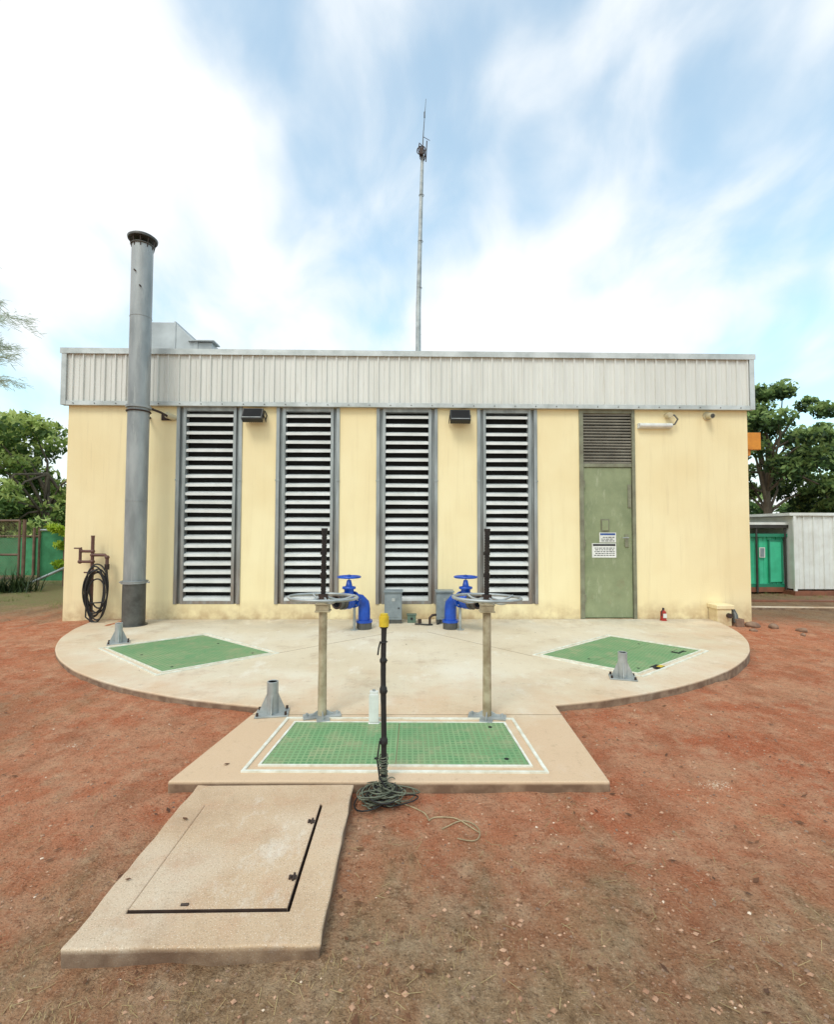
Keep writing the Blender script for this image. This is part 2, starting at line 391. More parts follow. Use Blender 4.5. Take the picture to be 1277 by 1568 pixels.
bv=o.modifiers.new('bevel','BEVEL'); bv.width=.008; bv.segments=3; bv.limit_method='ANGLE'; bv.angle_limit=math.radians(45)
b=MB(); b.box(lx0+.004,lx1-.010,ly0+.007,ly1-.005,-.04,.004,'conc2'); b.obj('lid',mh,.004)
b=MB(); b.box(lx0+.001,lx1-.001,ly0+.001,ly1-.001,-.2,-.1,'dark')
b.box(lx1-.0095,lx1-.0080,ly0+.01,ly1-.005,-.03,.005,'rust'); b.box(lx0+.003,lx1-.011,ly0+.005,ly0+.0065,-.03,.005,'rust')
b.obj('lid_edge_strip',mh)
b=MB()
for yy in (2.15,2.55):
    b.box(lx1-.045,lx1-.012,yy-.012,yy+.012,.004,.010,'rust'); b.cyl((lx1-.024,yy-.02,.010),(lx1-.024,yy+.02,.010),.005,'rust')
    b.cyl((lx1-.037,yy-.005,.010),(lx1-.037,yy-.005,.018),.007,'rust',nn=8)
b.cyl((lx0+.2,ly0+.03,.004),(lx0+.23,ly0+.03,.006),.006,'rust'); b.obj('hinges',mh,.002)
# ------------------------------------------------------------ building
BLD=empty('pump_station_building')
XL,XR=-5.77,5.92; ZT=3.60; T=.2
wins=[(-3.94,-2.83),(-2.25,-1.17),(-.54,.51),(1.19,2.23)]; door=(2.96,3.93)
b=MB(); edges=[XL]
ops=wins+[door]
prev=XL
for (a,c) in ops:
    b.box(prev,a,YF,YF+T,-.25,ZT,'wall'); prev=c
b.box(prev,XR,YF,YF+T,-.25,ZT,'wall')
for (a,c) in wins: b.box(a,c,YF,YF+T,-.25,.25,'wall')
b.box(door[0],door[1],YF+.02,YF+T,-.25,-.0,'wall')
b.box(XL,XR,YF,YF+T,ZT,4.45,'wall')
b.box(XL,XL+T,YF+T,YF+7.5,-.25,4.45,'wall'); b.box(XR-T,XR,YF+T,YF+7.5,-.25,4.45,'wall'); b.box(XL,XR,YF+7.5,YF+7.7,-.25,4.45,'wall')
b.obj('walls',BLD)
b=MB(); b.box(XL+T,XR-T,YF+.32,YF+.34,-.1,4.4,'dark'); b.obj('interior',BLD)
b=MB(); b.box(XL-.02,XR+.02,YF+.0,YF+7.7,4.451,4.50,'roof'); b.obj('roof',BLD)
# fascia: ribbed sheet
def ribbed(b,p0,p1,z0,z1,k,pitch=.178,dep=.030):
    p0=Vector(p0);p1=Vector(p1);d=(p1-p0);Ln=d.length;d.normalize();nrm=Vector((d.y,-d.x))
    prof=[];u=0
    while u<Ln:
        for du,h in ((0,0),(pitch*.42,0),(pitch*.45,dep*.35),(pitch*.50,dep*.35),(pitch*.53,0),(pitch*.84,0),(pitch*.87,dep),(pitch*.97,dep)):
            if u+du<Ln: prof.append((u+du,h))
        u+=pitch
    prof.append((Ln,0))
    vs=[];fs=[]
    for (u,h) in prof:
        q=p0+d*u+nrm*h; vs+=[(q.x,q.y,z0),(q.x,q.y,z1)]
    for i in range(len(prof)-1): fs.append((2*i,2*i+2,2*i+3,2*i+1))
    b.add(vs,fs,k)
b=MB(); FY=YF-.05; FX0,FX1=XL-.07,XR+.07
ribbed(b,(FX0,FY),(FX1,FY),3.64,4.50,'fascia'); ribbed(b,(FX1,FY),(FX1,YF+7.7),3.64,4.50,'fascia'); ribbed(b,(FX0,YF+7.7),(FX0,FY),3.64,4.50,'fascia')
b.obj('fascia_sheeting',BLD)
b=MB()
b.box(FX0-.03,FX1+.03,FY-.045,FY+.30,4.50,4.56,'trim'); b.box(FX0-.035,FX1+.035,FY-.05,FY-.0455,4.47,4.565,'trim')
b.box(FX0-.012,FX1+.012,FY-.038,FY-.032,3.595,3.665,'trim'); b.box(FX0,FX1,FY-.031,YF-.003,3.598,3.612,'trim')
for s_,xx in ((-1,FX0),(1,FX1)):
    b.box(xx-.03,xx+.03,FY+.30,YF+7.75,4.50,4.56,'trim'); b.box(min(xx,xx+s_*-.06)-.012,max(xx,xx-s_*.06)+.012,FY-.044,FY-.039,3.60,4.5,'trim')
x=FX0+.2
while x<FX1:
    b.cyl((x,FY-.038,3.625),(x,FY-.048,3.625),.009,'chimd',nn=8); x+=.356
b.obj('fascia_trim',BLD)
# windows
def slats(b,x0,x1,z0,z1,pitch,lip,dep,rise,yf,k):
    z=z0
    while z<z1:
        P=[(yf,z),(yf,z+lip),(yf+dep,z+lip+rise),(yf+dep,z+lip+rise-.003),(yf+.003,z+lip-.003),(yf+.003,z)]
        j0,j1=random.uniform(-.003,.003),random.uniform(-.003,.003)
        m=len(P); vs=[(x0,p[0],min(p[1],z1+.05)+j0) for p in P]+[(x1,p[0],min(p[1],z1+.05)+j1) for p in P]
        b.add(vs,[(i,(i+1)%m,m+(i+1)%m,m+i) for i in range(m)],k); z+=pitch
for (a,c) in wins:
    e=empty('louvre_window'); e.parent=BLD
    b=MB(); w=.155
    for (p,q,s_) in ((a,a+w,1),(c-w,c,-1)):
        o_=(p,p+.055) if s_>0 else (q-.055,q); i_=(p+.055,p+.105) if s_>0 else (q-.105,q-.055); j_=(p+.105,q) if s_>0 else (p,q-.105)
        b.box(*o_,YF-.02,YF+.10,.25,3.598,'galvf'); b.box(*i_,YF+.045,YF+.12,.25,3.598,'galvf'); b.box(*j_,YF-.005,YF+.12,.25,3.598,'galvf')
        b.box(o_[0]-.006,o_[1]+.006,YF-.026,YF-.0205,2.33,2.36,'galvf')
    b.box(a+w,c-w,YF-.005,YF+.12,.25,.30,'galvf'); b.box(a+w,c-w,YF-.003,YF+.12,3.53,3.598,'galvf')
    b.obj('frame',e,.003)
    b=MB(); slats(b,a+w+.002,c-w-.002,.305,3.50,.1485,.044,.09,.034,YF+.008,'slat'); b.obj('slats',e)
    b=MB(); b.box(a+w,c-w,YF+.13,YF+.14,.25,3.598,'dark'); b.obj('dark_backing',e)  # dark sheet standing in for the shade behind the slats
# door
de=empty('steel_door'); de.parent=BLD
b=MB(); dx0,dx1=door
b.box(dx0,dx0+.07,YF-.025,YF+.12,0,3.598,'doorf'); b.box(dx1-.055,dx1,YF-.025,YF+.12,0,3.598,'doorf')
b.box(dx0+.07,dx1-.055,YF-.02,YF+.12,3.53,3.598,'doorf'); b.box(dx0+.07,dx1-.055,YF-.01,YF+.12,2.60,2.66,'doorf'); b.obj('frame',de,.004)
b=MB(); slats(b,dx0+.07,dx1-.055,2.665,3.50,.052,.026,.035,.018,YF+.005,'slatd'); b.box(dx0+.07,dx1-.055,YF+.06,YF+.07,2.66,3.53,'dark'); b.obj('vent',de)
b=MB(); b.box(dx0+.075,dx1-.06,YF+.012,YF+.06,.015,2.595,'door'); b.obj('leaf',de,.004)
b=MB()
b.box(3.33,3.47,YF-.004,YF+.012,1.49,1.70,'doorf'); b.box(3.345,3.455,YF-.008,YF-.004,1.51,1.68,'door')
for zz in (.35,1.28,2.3): b.cyl((dx0+.075,YF-.02,zz-.06),(dx0+.075,YF-.02,zz+.06),.014,'doorf')
b.box(3.74,3.80,YF-.006,YF+.012,1.22,1.44,'doorf'); b.cyl((3.77,YF-.006,1.38),(3.77,YF-.05,1.38),.01,'galv'); b.cyl((3.68,YF-.05,1.38),(3.79,YF-.05,1.38),.009,'galv')
b.box(3.80,3.86,YF-.004,YF+.012,1.9,2.3,'doorf')
b.obj('ironmongery',de,.002)
def sign(x0,x1,z0,z1,hdr,rows):
    b=MB(); y=YF+.004; b.box(x0,x1,y,YF+.0115,z0,z1,'sign'); h=z1-z0
    b.box(x0+.015,x1-.015,y-.002,y,z1-.045,z1-.012,hdr)
    zz=z1-.075
    for i in range(rows):
        x=x0+.03+random.uniform(0,.03)
        while x<x1-.05:
            w=random.uniform(.02,.06); w=min(w,x1-.03-x)
            b.box(x,x+w,y-.0015,y,zz-.013,zz,'ink'); x+=w+.012
        zz-=.031
    b.obj('safety_sign',de)
sign(3.30,3.59,1.30,1.47,'inkb',3); sign(3.17,3.59,1.04,1.285,'ink',5)
# ------------------------------------------------------------ wall fittings
def flood(x):
    e=empty('flood_light'); b=MB(); r=Matrix.Translation((x,YF-.17,3.42))@Matrix.Rotation(math.radians(-28),4,'X')
    b.box(-.17,.17,-.05,.05,-.11,.11,'black',r); b.box(-.15,.15,-.056,-.050,-.085,.095,'dark',r)
    for t in range(9): b.box(-.15+t*.036,-.142+t*.036,.05,.085,-.09,.09,'black',r)
    b.obj('housing',e,.006); b=MB()
    b.box(-.155,.155,-.062,-.0565,-.095,-.085,'galv',r)
    for s_ in (-1,1): b.box(s_*.178-.005,s_*.178+.005,-.02,.16,-.02,.02,'black',r)
    b.box(-.06,.06,.14,.17,-.05,.08,'beige',Matrix.Translation((x+.05,YF-.17,3.47)))
    b.tube([(x+.05,YF-.02,3.5),(x+.09,YF-.05,3.55),(x+.16,YF-.04,3.52),(x+.19,YF-.03,3.45),(x+.17,YF-.02,3.38)],.011,'black',6)
    b.obj('bracket',e,.002)
flood(-2.60); flood(.88)
e=empty('fluorescent_wall_light'); b=MB()
b.box(3.98,4.56,YF-.05,YF,3.27,3.36,'white'); b.cyl((3.985,YF-.06,3.315),(4.555,YF-.06,3.315),.042,'white'); b.obj('batten',e,.006)
b=MB(); b.tube([(4.5,YF-.03,3.50),(4.58,YF-.10,3.49),(4.64,YF-.10,3.42),(4.60,YF-.08,3.34),(4.54,YF-.06,3.32)],.014,'chimd',8); b.cyl((4.50,YF,3.50),(4.50,YF-.13,3.485),.045,'beige'); b.obj('conduit',e)
b=MB(); b.cyl((5.21,YF,3.50),(5.21,YF-.16,3.47),.05,'beige'); b.cyl((5.21,YF-.155,3.471),(5.21,YF-.165,3.469),.036,'chimd'); b.cyl((5.21,YF-.004,3.5),(5.21,YF-.02,3.5),.075,'beige'); b.obj('wall_vent_pipe')
# ------------------------------------------------------------ flue
e=empty('exhaust_flue'); cx_,cy_=-4.31,7.75; b=MB()
b.tube([(cx_,cy_,.0),(cx_,cy_,.66)],.165,'chimd',32)
b.obj('base_sleeve',e); b=MB()
b.tube([(cx_,cy_,.62),(cx_,cy_,2.0),(cx_,cy_,3.4),(cx_,cy_,6.08)],.157,'chim',40,False)
b.tube([(cx_,cy_,6.1),(cx_,cy_,.7)],.14,'dark',24,False)
b.ring((cx_,cy_,3.45),.16,.012,'chim'); b.ring((cx_,cy_,1.95),.158,.004,'chim'); b.ring((cx_,cy_,4.9),.158,.004,'chim')
b.obj('pipe',e); b=MB()
b.cyl((cx_,cy_,.655),(cx_,cy_,.685),.19,'chim',nn=32); b.ring((cx_,cy_,.69),.19,.008,'chim')
for s_ in (-1,1): b.box(cx_+s_*.20-.03,cx_+s_*.20+.03,cy_-.02,cy_+.02,.66,.68,'chim')
b.cyl((cx_,cy_,0),(cx_,cy_,.015),.2,'chimd',nn=32)
b.cyl((cx_,cy_,3.43),(cx_,cy_,3.47),.185,'chim',nn=32)
b.obj('flanges',e,.002); b=MB()
b.tube([(cx_,cy_,6.17),(cx_,cy_,6.20),(cx_,cy_,6.225),(cx_,cy_,6.232)],[.215,.222,.19,.0005],'chimd',36); b.ring((cx_,cy_,6.08),.165,.012,'chimd')
for t in range(10):
    a=2*math.pi*t/10; b.cyl((cx_+.155*math.cos(a),cy_+.155*math.sin(a),6.02),(cx_+.19*math.cos(a),cy_+.19*math.sin(a),6.18),.008,'rust',nn=6)
b.obj('rain_cap',e); b=MB()
b.tube([(cx_+.12,cy_+.02,3.46),(cx_+.25,cy_+.2,3.42),(cx_+.27,YF-.08,3.40)],.02,'rust',8); b.cyl((-4.05,YF-.14,3.42),(-3.98,YF,3.40),.05,'beige')
b.ring((cx_,cy_,3.38),.17,.012,'rust'); b.box(-4.20,-4.0,YF-.02,YF,3.36,3.46,'rust'); b.cyl((-4.4,YF,3.4),(cx_,cy_,3.38),.02,'rust'); b.obj('stay_bracket',e)
b=MB()
for k_,(dx,dz) in enumerate([(-.02,5.6),(.07,5.35)]): b.cyl((cx_+dx,cy_-.15,dz),(cx_+dx,cy_-.19,dz),.012,'rust',nn=8)
b.obj('test_ports',e)
# ------------------------------------------------------------ mast
e=empty('antenna_mast'); b=MB(); bx,by=.21,10.0
top=Vector((.29,by,9.6))
b.tube([(bx,by,4.5),(bx,by,6.2),(.245,by,7.8),tuple(top)],[.058,.052,.042,.032],'galv',16); b.obj('pole',e); b=MB()
b.cyl((bx,by,4.5),(bx,by,4.95),.08,'galv'); b.cyl((bx,by,4.5),(bx,by,4.52),.16,'galv')
for zz in (5.6,6.6,7.6,8.6): b.ring((bx+(zz-5.5)*.019,by,zz),.05,.006,'galv')
b.obj('base',e); b=MB()
b.tube([tuple(top),(.31,by,10.0),(.36,by,10.72)],[.012,.009,.004],'chimd',8)
b.cyl((.33,by,10.3),(.33,by-.01,10.42),.014,'chimd',nn=8)
b.tube([(.27,by-.05,9.35),(.20,by-.10,9.50),(.22,by-.1,9.66),(.30,by-.06,9.62),(.34,by-.05,9.45),(.29,by,9.3)],.011,'rust',8)
b.box(.22,.30,by-.12,by-.04,9.42,9.56,'rust'); b.ring((.26,by-.08,9.52),.09,.010,'rust',(0.2,1,0)); b.cyl((.36,by-.05,9.3),(.38,by-.05,9.75),.011,'rust',nn=8)
for s_ in (-1,1): b.tube([(.29,by,9.3),(.29+s_*.06,by,9.42),(.29+s_*.05,by,9.6)],.008,'rust',6)
b.cyl((.30,by-.1,9.8),(.44,by-.1,9.72),.006,'rust',nn=6); b.obj('antennas',e)
# duct
e=empty('rooftop_air_duct'); b=MB(); y0,y1=9.1,10.0
vs=[(-4.98,4.5),(-4.98,5.42),(-4.42,5.42),(-4.02,5.04),(-3.72,5.04),(-3.72,4.5)]
m=len(vs); V_=[(x,y0,z_) for x,z_ in vs]+[(x,y1,z_) for x,z_ in vs]
b.add(V_,[tuple(range(m)),tuple(range(m,2*m))[::-1]]+[(i,m+i,m+(i+1)%m,(i+1)%m) for i in range(m)],'duct')
b.obj('casing',e,.004); b=MB()
for xx in (-4.99,-4.43): b.box(xx,xx+.03,y0-.012,y1+.01,4.5,5.435,'duct')
b.box(-4.15,-3.66,y0-.06,y0+.25,5.045,5.065,'duct'); b.box(-4.05,-3.98,y0-.015,y1,4.5,5.06,'duct'); b.obj('flanges',e)
# ------------------------------------------------------------ standpipe and hose
e=empty('wall_tap_standpipe'); b=MB(); px_=-5.2; py_=8.1
b.tube([(px_,py_,-.05),(px_,py_,1.30),(px_,py_,1.36),(px_+.0,py_,1.40)],[.026,.026,.026,.03],'brown',10)
b.tube([(px_,py_,1.14),(px_-.18,py_,1.14),(px_-.2,py_,1.20)],.024,'brown',10); b.cyl((px_-.2,py_,1.19),(px_-.30,py_,1.19),.012,'brown'); b.cyl((px_-.20,py_,.98),(px_-.2,py_,1.2),.022,'brown'); b.cyl((px_-.2,py_,.97),(px_,py_,.97),.022,'brown')
b.tube([(px_,py_,1.08),(px_+.20,py_,1.08),(px_+.24,py_,1.04),(px_+.24,py_,.84)],.026,'brown',10)
for (a_,c_) in ((px_,1.14),(px_,1.08),(px_-.2,.97),(px_+.24,1.04),(px_,.97)): b.ball((a_,py_,c_),.036,.036,.036,'brown')
b.cyl((px_+.24,py_,.93),(px_+.24,py_,.84),.036,'rust'); b.ball((px_,py_,.80),.055,.05,.055,'brown'); b.cyl((px_,py_-.09,.8),(px_,py_-.02,.8),.014,'brown'); b.cyl((px_-.07,py_-.09,.8),(px_+.07,py_-.09,.8),.012,'brown')
b.obj('pipework',e); b=MB(); pts=[]
for i in range(260):
    t=i/260; a=t*2*math.pi*7; r=1+.12*math.sin(t*23)+.06*math.sin(t*71)
    pts.append((px_+.13+.10*math.sin(t*9)*.3+.16*r*math.cos(a),py_-.07-.06*t+.01*math.sin(a*2),.46+.07*math.sin(t*5)+.36*r*math.sin(a)*(1-.15*math.sin(t*11))))
pts=[(px_+.24,py_,.84),(px_+.28,py_-.04,.7)]+pts+[(px_-.02,py_-.1,.3),(px_-.02,py_-.1,.08),(px_+.1,py_-.12,.0),(px_+.3,py_-.1,-.01)]
b.tube(pts,.012,'rubber',8); b.obj('hose_coil',e)
# ------------------------------------------------------------ handwheel pedestals
def pedestal(x,y):
    e=empty('handwheel_pedestal'); b=MB(); H=.84
    b.tube([(x,y,.01),(x,y,.5),(x,y,H)],[.036,.033,.033],'pedge',20); b.obj('column',e); b=MB()
    t=Matrix.Translation((x,y,0))@Matrix.Rotation(.25 if x<0 else -.25,4,'Z')
    b.box(-.15,.15,-.05,.05,.001,.014,'galv',t); b.box(-.05,.05,-.14,.05-.003,.0015,.016,'galv',t)
    for a in (0,math.pi/2,math.pi,-math.pi/2):
        tt=t@Matrix.Rotation(a,4,'Z'); V_=[tt@Vector(p) for p in [(.03,-.004,.014),(.10,-.004,.014),(.03,-.004,.055),(.03,.004,.014),(.10,.004,.014),(.03,.004,.055)]]
        b.add(V_,[(0,1,2),(3,5,4),(0,3,4,1),(1,4,5,2),(0,2,5,3)],'galv')
    for (a,c) in ((-.12,0),(.12,0),(0,-.11)):
        p=t@Vector((a,c,.014)); b.cyl(p,p+Vector((0,0,.022)),.012,'galv',nn=6,smooth=False)
    b.obj('base_plate',e,.002); b=MB()
    b.box(x-.06,x+.06,y-.055,y+.055,H-.0,H+.012,'pedge'); b.box(x-.052,x+.052,y-.05,y+.05,H+.0125,H+.055,'pedge'); b.box(x-.058,x+.058,y-.055,y+.055,H+.0555,H+.068,'pedge')
    b.cyl((x,y,H+.068),(x,y,H+.14),.034,'pedge',.028); b.obj('gear_head',e,.003); b=MB(); zw=.955
    b.ring((x,y,zw),.275,.012,'galv',(0.02,.03,1),48,8)
    for t_ in range(4):
        a=t_*math.pi/2+.5; p=[]
        for i in range(7):
            u=i/6; p.append((x+math.cos(a)*(.03+.245*u),y+math.sin(a)*(.03+.245*u),zw-.03*math.sin(math.pi*u)))
        b.tube(p,.009,'galv',8)
    b.cyl((x,y,zw-.02),(x,y,zw+.025),.04,'rust'); b.obj('handwheel',e); b=MB()
    zz=zw+.02;P=[];Rr=[]
    while zz<1.49: 
        P+= [(x+.01*(zz-1),y,zz),(x+.01*(zz-1),y,zz+.011)]; Rr+=[.023,.018]; zz+=.022
    b.tube(P,Rr,'cbl',12); b.cyl((x+.005,y,1.49),(x+.005,y,1.515),.026,'cbl')
    b.cyl((x,y,1.30),(x,y,1.325),.027,'cbl'); b.cyl((x,y,1.12),(x,y,1.15),.026,'cbl')
    b.obj('rising_spindle',e)
pedestal(-.685,3.97); pedestal(.645,3.94)
# davit sockets
def davit(x,y,rz):
    e=empty('davit_socket'); b=MB(); t=Matrix.Translation((x,y,0))@Matrix.Rotation(rz,4,'Z')
    b.box(-.13,.13,-.09,.09,.001,.013,'galv',t); b.obj('base_plate',e,.002); b=MB()
    b.tube([(x,y,.013),(x,y,.26)],.045,'galv',24,False); b.tube([(x,y,.26),(x,y,.05)],.037,'dark',20,False); b.ring((x,y,.26),.041,.005,'galv'); b.cyl((x,y,.04),(x,y,.05),.036,'dark'); b.obj('sleeve',e); b=MB()
    for a in (.0,math.pi/2,math.pi,-math.pi/2):
        tt=t@Matrix.Rotation(a,4,'Z'); w=.105 if a in (0,math.pi) else .08
        V_=[tt@Vector(p) for p in [(.043,-.004,.013),(w,-.004,.013),(w,-.004,.03),(.043,-.004,.17),(.043,.004,.013),(w,.004,.013),(w,.004,.03),(.043,.004,.17)]]
        b.add(V_,[(0,1,2,3),(4,7,6,5),(0,4,5,1),(1,5,6,2),(2,6,7,3)],'galv')
    for (a,c) in ((-.11,-.07),(.11,-.07),(.11,.07),(-.11,.07)):
        p=t@Vector((a,c,.013)); b.cyl(p,p+Vector((0,0,.024)),.011,'rust',nn=6,smooth=False)
    b.obj('gussets',e)
davit(-1.10,4.03,.15); davit(-3.82,6.53,.5); davit(2.20,4.95,-.3)
# ------------------------------------------------------------ valves
def valve(s_):
    e=empty('gate_valve'); X=lambda v:s_*v
    b=MB(); P=[(X(.66),7.45,.10),(X(.66),7.45,.30),(X(.67),7.44,.38),(X(.72),7.40,.44),(X(.80),7.34,.46)]
    b.tube(P,.092,'blue',20); b.cyl((X(.66),7.45,.10),(X(.66),7.45,.135),.125,'blue',nn=24); b.cyl((X(.66),7.45,0),(X(.66),7.45,.098),.115,'chimd',nn=24)
    d=Vector((X(.10),-.13,0)).normalized(); c=Vector((X(.80),7.34,.46))
    b.cyl(c,c+d*.03,.125,'blue',nn=24); b.cyl(c+d*.20,c+d*.23,.125,'blue',nn=24); b.cyl(c+d*.03,c+d*.2,.085,'blue')
    cc=c+d*.115; b.ball(tuple(cc),.11,.11,.13,'blue'); b.tube([tuple(cc+Vector((0,0,a))) for a in (.05,.16,.17,.20,.21,.30)],[.075,.07,.10,.10,.05,.03],'blue',20)
    b.obj('body',e); b=MB()
    b.cyl(cc+Vector((0,0,.30)),cc+Vector((0,0,.38)),.012,'galv'); hw=cc+Vector((0,0,.345)); ax=(0,-.0,1)
    b.ring(hw,.165,.015,'blue',ax,32,8)
    for t_ in range(5):
        a=t_*2*math.pi/5+.3; b.cyl(hw,hw+Vector((math.cos(a)*.16,math.sin(a)*.16,0)),.012,'blue',nn=8)
    b.cyl(hw-Vector((0,0,.02)),hw+Vector((0,0,.03)),.03,'blue'); b.obj('handwheel',e); b=MB()
    q=c+d*.231; b.cyl(q,q+d*.05,.12,'chimd',nn=24); b.tube([q+d*.05,q+d*.14],.10,'chimd',24,False); b.tube([q+d*.14,q+d*.06],.078,'dark',24,False); b.ring(q+d*.14,.09,.013,'rust',d); b.cyl(q+d*.055,q+d*.06,.079,'dark')
    for t_ in range(8):
        a=t_*math.pi/4; u=Vector((-d.y,d.x,0)); w=Vector((0,0,1)); o_=(u*math.cos(a)+w*math.sin(a))*.105
        b.cyl(c-d*.02+o_,c+d*.05+o_,.009,'galv',nn=6)
    b.obj('hose_coupling',e); b=MB()
    b.cyl((X(.80),7.36,0),(X(.80),7.36,.34),.02,'galv'); b.cyl((X(.80),7.36,0),(X(.80),7.36,.012),.06,'galv'); b.obj('support_leg',e)
valve(-1); valve(1)
def kiosk(x0,x1,y,h):
    e=empty('electrical_kiosk'); b=MB()
    b.box(x0,x1,y,y+.22,.06,h,'boxg'); b.obj('cabinet',e,.006); b=MB()
    b.prism([(x0-.015,y-.03),(x1+.015,y-.03),(x1+.015,y+.24),(x0-.015,y+.24)],h+.001,h+.022,'boxg'); b.box(x0+.02,x1-.02,y-.006,y-.0005,.10,h-.03,'boxg')
    b.box(x0-.0,x1+.0,y+.01,y+.2,0,.059,'chimd'); b.box((x0+x1)/2-.02,(x0+x1)/2+.03,y-.012,y-.006,h-.14,h-.09,'galv'); b.cyl((x1-.05,y-.01,h*.5),(x1-.05,y-.02,h*.5),.012,'black',nn=8)
    b.tube([(x0+.06,y+.02,.06),(x0+.05,y-.05,.03),(x0+.0,y-.08,.0)],.015,'black',8); b.obj('door_and_hood',e,.002)
kiosk(-.37,-.09,7.84,.50); kiosk(.47,.74,7.84,.50)
b=MB(); b.box(.0,.14,7.9,8.02,0,.12,'boxg2'); b.box(-.01,.15,7.89,8.03,.1205,.135,'boxg2'); b.cyl((.07,7.9,.07),(.07,7.885,.07),.02,'black'); b.obj('junction_box',None,.005)
b=MB(); b.cyl((.2,7.9,0),(.2,7.9,.06),.03,'rust'); b.tube([(.36,7.8,0),(.36,7.8,.1),(.40,7.8,.14),(.46,7.86,.14)],.02,'rust',8); b.tube([(.40,7.7,.01),(.3,7.66,.02),(.22,7.7,.02),(.12,7.72,.02)],.012,'black',8); b.obj('pipe_stubs')
# ------------------------------------------------------------ bollard post with cable
px_,py_=-.14,2.925
e=empty('marker_post'); b=MB(); P=[];Rr=[];zz=-.1
while zz<.96:
    r=.0165+.003*noise.noise(Vector((0,0,zz*9)))+(.006 if abs(zz-.25)<.02 or abs(zz-.55)<.015 or abs(zz-.72)<.015 else 0)
    P.append((px_+.003*math.sin(zz*7),py_,zz)); Rr.append(r); zz+=.012
b.tube(P,Rr,'rubber',14); b.obj('pole',e); b=MB()
b.cyl((px_,py_,.925),(px_,py_,.985),.030,'yel'); b.cyl((px_,py_,.985),(px_,py_,1.0),.024,'yel'); b.cyl((px_,py_,.915),(px_,py_,.93),.024,'black'); b.obj('cap',e); b=MB()
for k_ in range(16): 
    zc=-.02+k_*.012+random.uniform(-.004,.004); b.ring((px_+random.uniform(-.003,.003),py_,zc),.022+random.random()*.004,.0035,'wire',(random.uniform(-.2,.2),random.uniform(-.2,.2),1),16,5)
for zc in (.24,.245,.252,.258,.54,.548,.72,.726,.83): b.ring((px_,py_,zc),.020,.004,'rubber',(random.uniform(-.2,.2),.1,1),16,5)
b.tube([(px_-.02,py_-.02,.26),(px_-.035,py_-.025,.15),(px_-.02,py_-.03,.05),(px_+.03,py_-.04,-.02)],.005,'rubber',6)
b.tube([(px_-.02,py_-.02,.84),(px_-.03,py_-.02,.80),(px_-.035,py_-.02,.76)],.005,'rubber',6)
b.obj('cable_ties',e)
b=MB()
for k_ in range(34):
    c=Vector((px_-.01+random.gauss(0,.055),2.845+random.gauss(0,.03),-.05+random.random()*.06)); R_=random.uniform(.05,.125); tx=random.uniform(-.5,.5);ty=random.uniform(-.5,.3); s0=random.random()*6; ln=random.uniform(.6,1.2)*2*math.pi; ec=random.uniform(.5,.9);P=[]
    ro=random.random()*6
    for i in range(30):
        a=s0+ln*i/29; rr=R_*(1+.15*math.sin(a*2.3+s0)); u=rr*math.cos(a);v=rr*ec*math.sin(a)
        x=u*math.cos(ro)-v*math.sin(ro);y=u*math.sin(ro)+v*math.cos(ro)
        P.append((c.x+x,c.y+y,max(gz(c.x+x,c.y+y)+.004,c.z+x*tx*.5+y*ty*.5)))
    b.tube(P,random.choice([.003,.0038,.0045]),'wire' if k_%4 else 'rubber',5)
P=[]
for i in range(60):
    t=i/59; a=t*7.5; x=px_+.05+.42*t**.8+.05*math.sin(a); y=2.80-.22*t+.05*math.cos(a*1.1)
    P.append((x,y,gz(x,y)+.006))
b.tube(P,.004,'wire2',5)
P=[(px_+.42+.10*math.cos(a),2.57+.07*math.sin(a)+.02*math.sin(2*a)) for a in [i*.22-1.8 for i in range(22)]]
b.tube([(x,y,gz(x,y)+.006) for x,y in P],.0035,'wire2',5); b.obj('wire_coil')
b=MB(); b.box(-.29,-.225,3.80,3.84,.0,.25,'white'); b.box(-.295,-.22,3.794,3.8,.02,.23,'white'); b.box(-.30,-.215,3.79,3.85,.0,.012,'white'); b.cyl((-.26,3.82,.25),(-.26,3.82,.262),.012,'galv'); b.obj('white_meter_box',None,.005)
# ------------------------------------------------------------ right base items
b=MB(); b.cyl((4.3,8.1,0),(4.3,8.1,.15),.045,'red'); b.cyl((4.3,8.1,.15),(4.3,8.1,.18),.035,'red',.015); b.cyl((4.3,8.1,.18),(4.3,8.1,.21),.016,'black'); b.box(4.27,4.33,8.04,8.05,.05,.12,'white'); b.tube([(4.3,8.06,.2),(4.25,8.05,.17),(4.245,8.05,.08)],.008,'black',6); b.cyl((4.3,8.1,0),(4.3,8.1,.012),.055,'red'); b.obj('fire_extinguisher')
e=empty('concrete_pipe_block'); b=MB(); b.box(5.16,5.40,8.0,8.24,-.1,.20,'wall'); b.box(5.14,5.44,7.98,8.245,.2005,.27,'wall'); b.obj('block',e,.01); b=MB()
b.tube([(5.42,8.12,.18),(5.47,8.08,.17),(5.47,8.02,.1),(5.45,7.98,-.02)],.04,'chimd',12); b.cyl((5.34,7.995,.1),(5.34,7.95,.1),.04,'rust'); b.box(5.43,5.56,7.93,8.1,-.08,.05,'rock'); b.obj('drain_pipe',e)
def rocks(name,L_):
    for i,(x,y,r) in enumerate(L_):
        b=MB(); b.ball((0,0,0),r,r*.7,r*.5,'rock',12,8); o=b.obj(name)
        for v in o.data.vertices: v.co*=1+.35*noise.noise(v.co*(1.3/r)+Vector((i*3,0,0)))
        o.location=(x,y,gz(x,y)+r*.2); o.rotation_euler=(0,0,i)
rocks('stone',[(5.72,7.95,.12),(5.98,7.85,.10),(6.25,7.6,.08),(5.55,7.7,.06),(6.1,7.4,.05)])
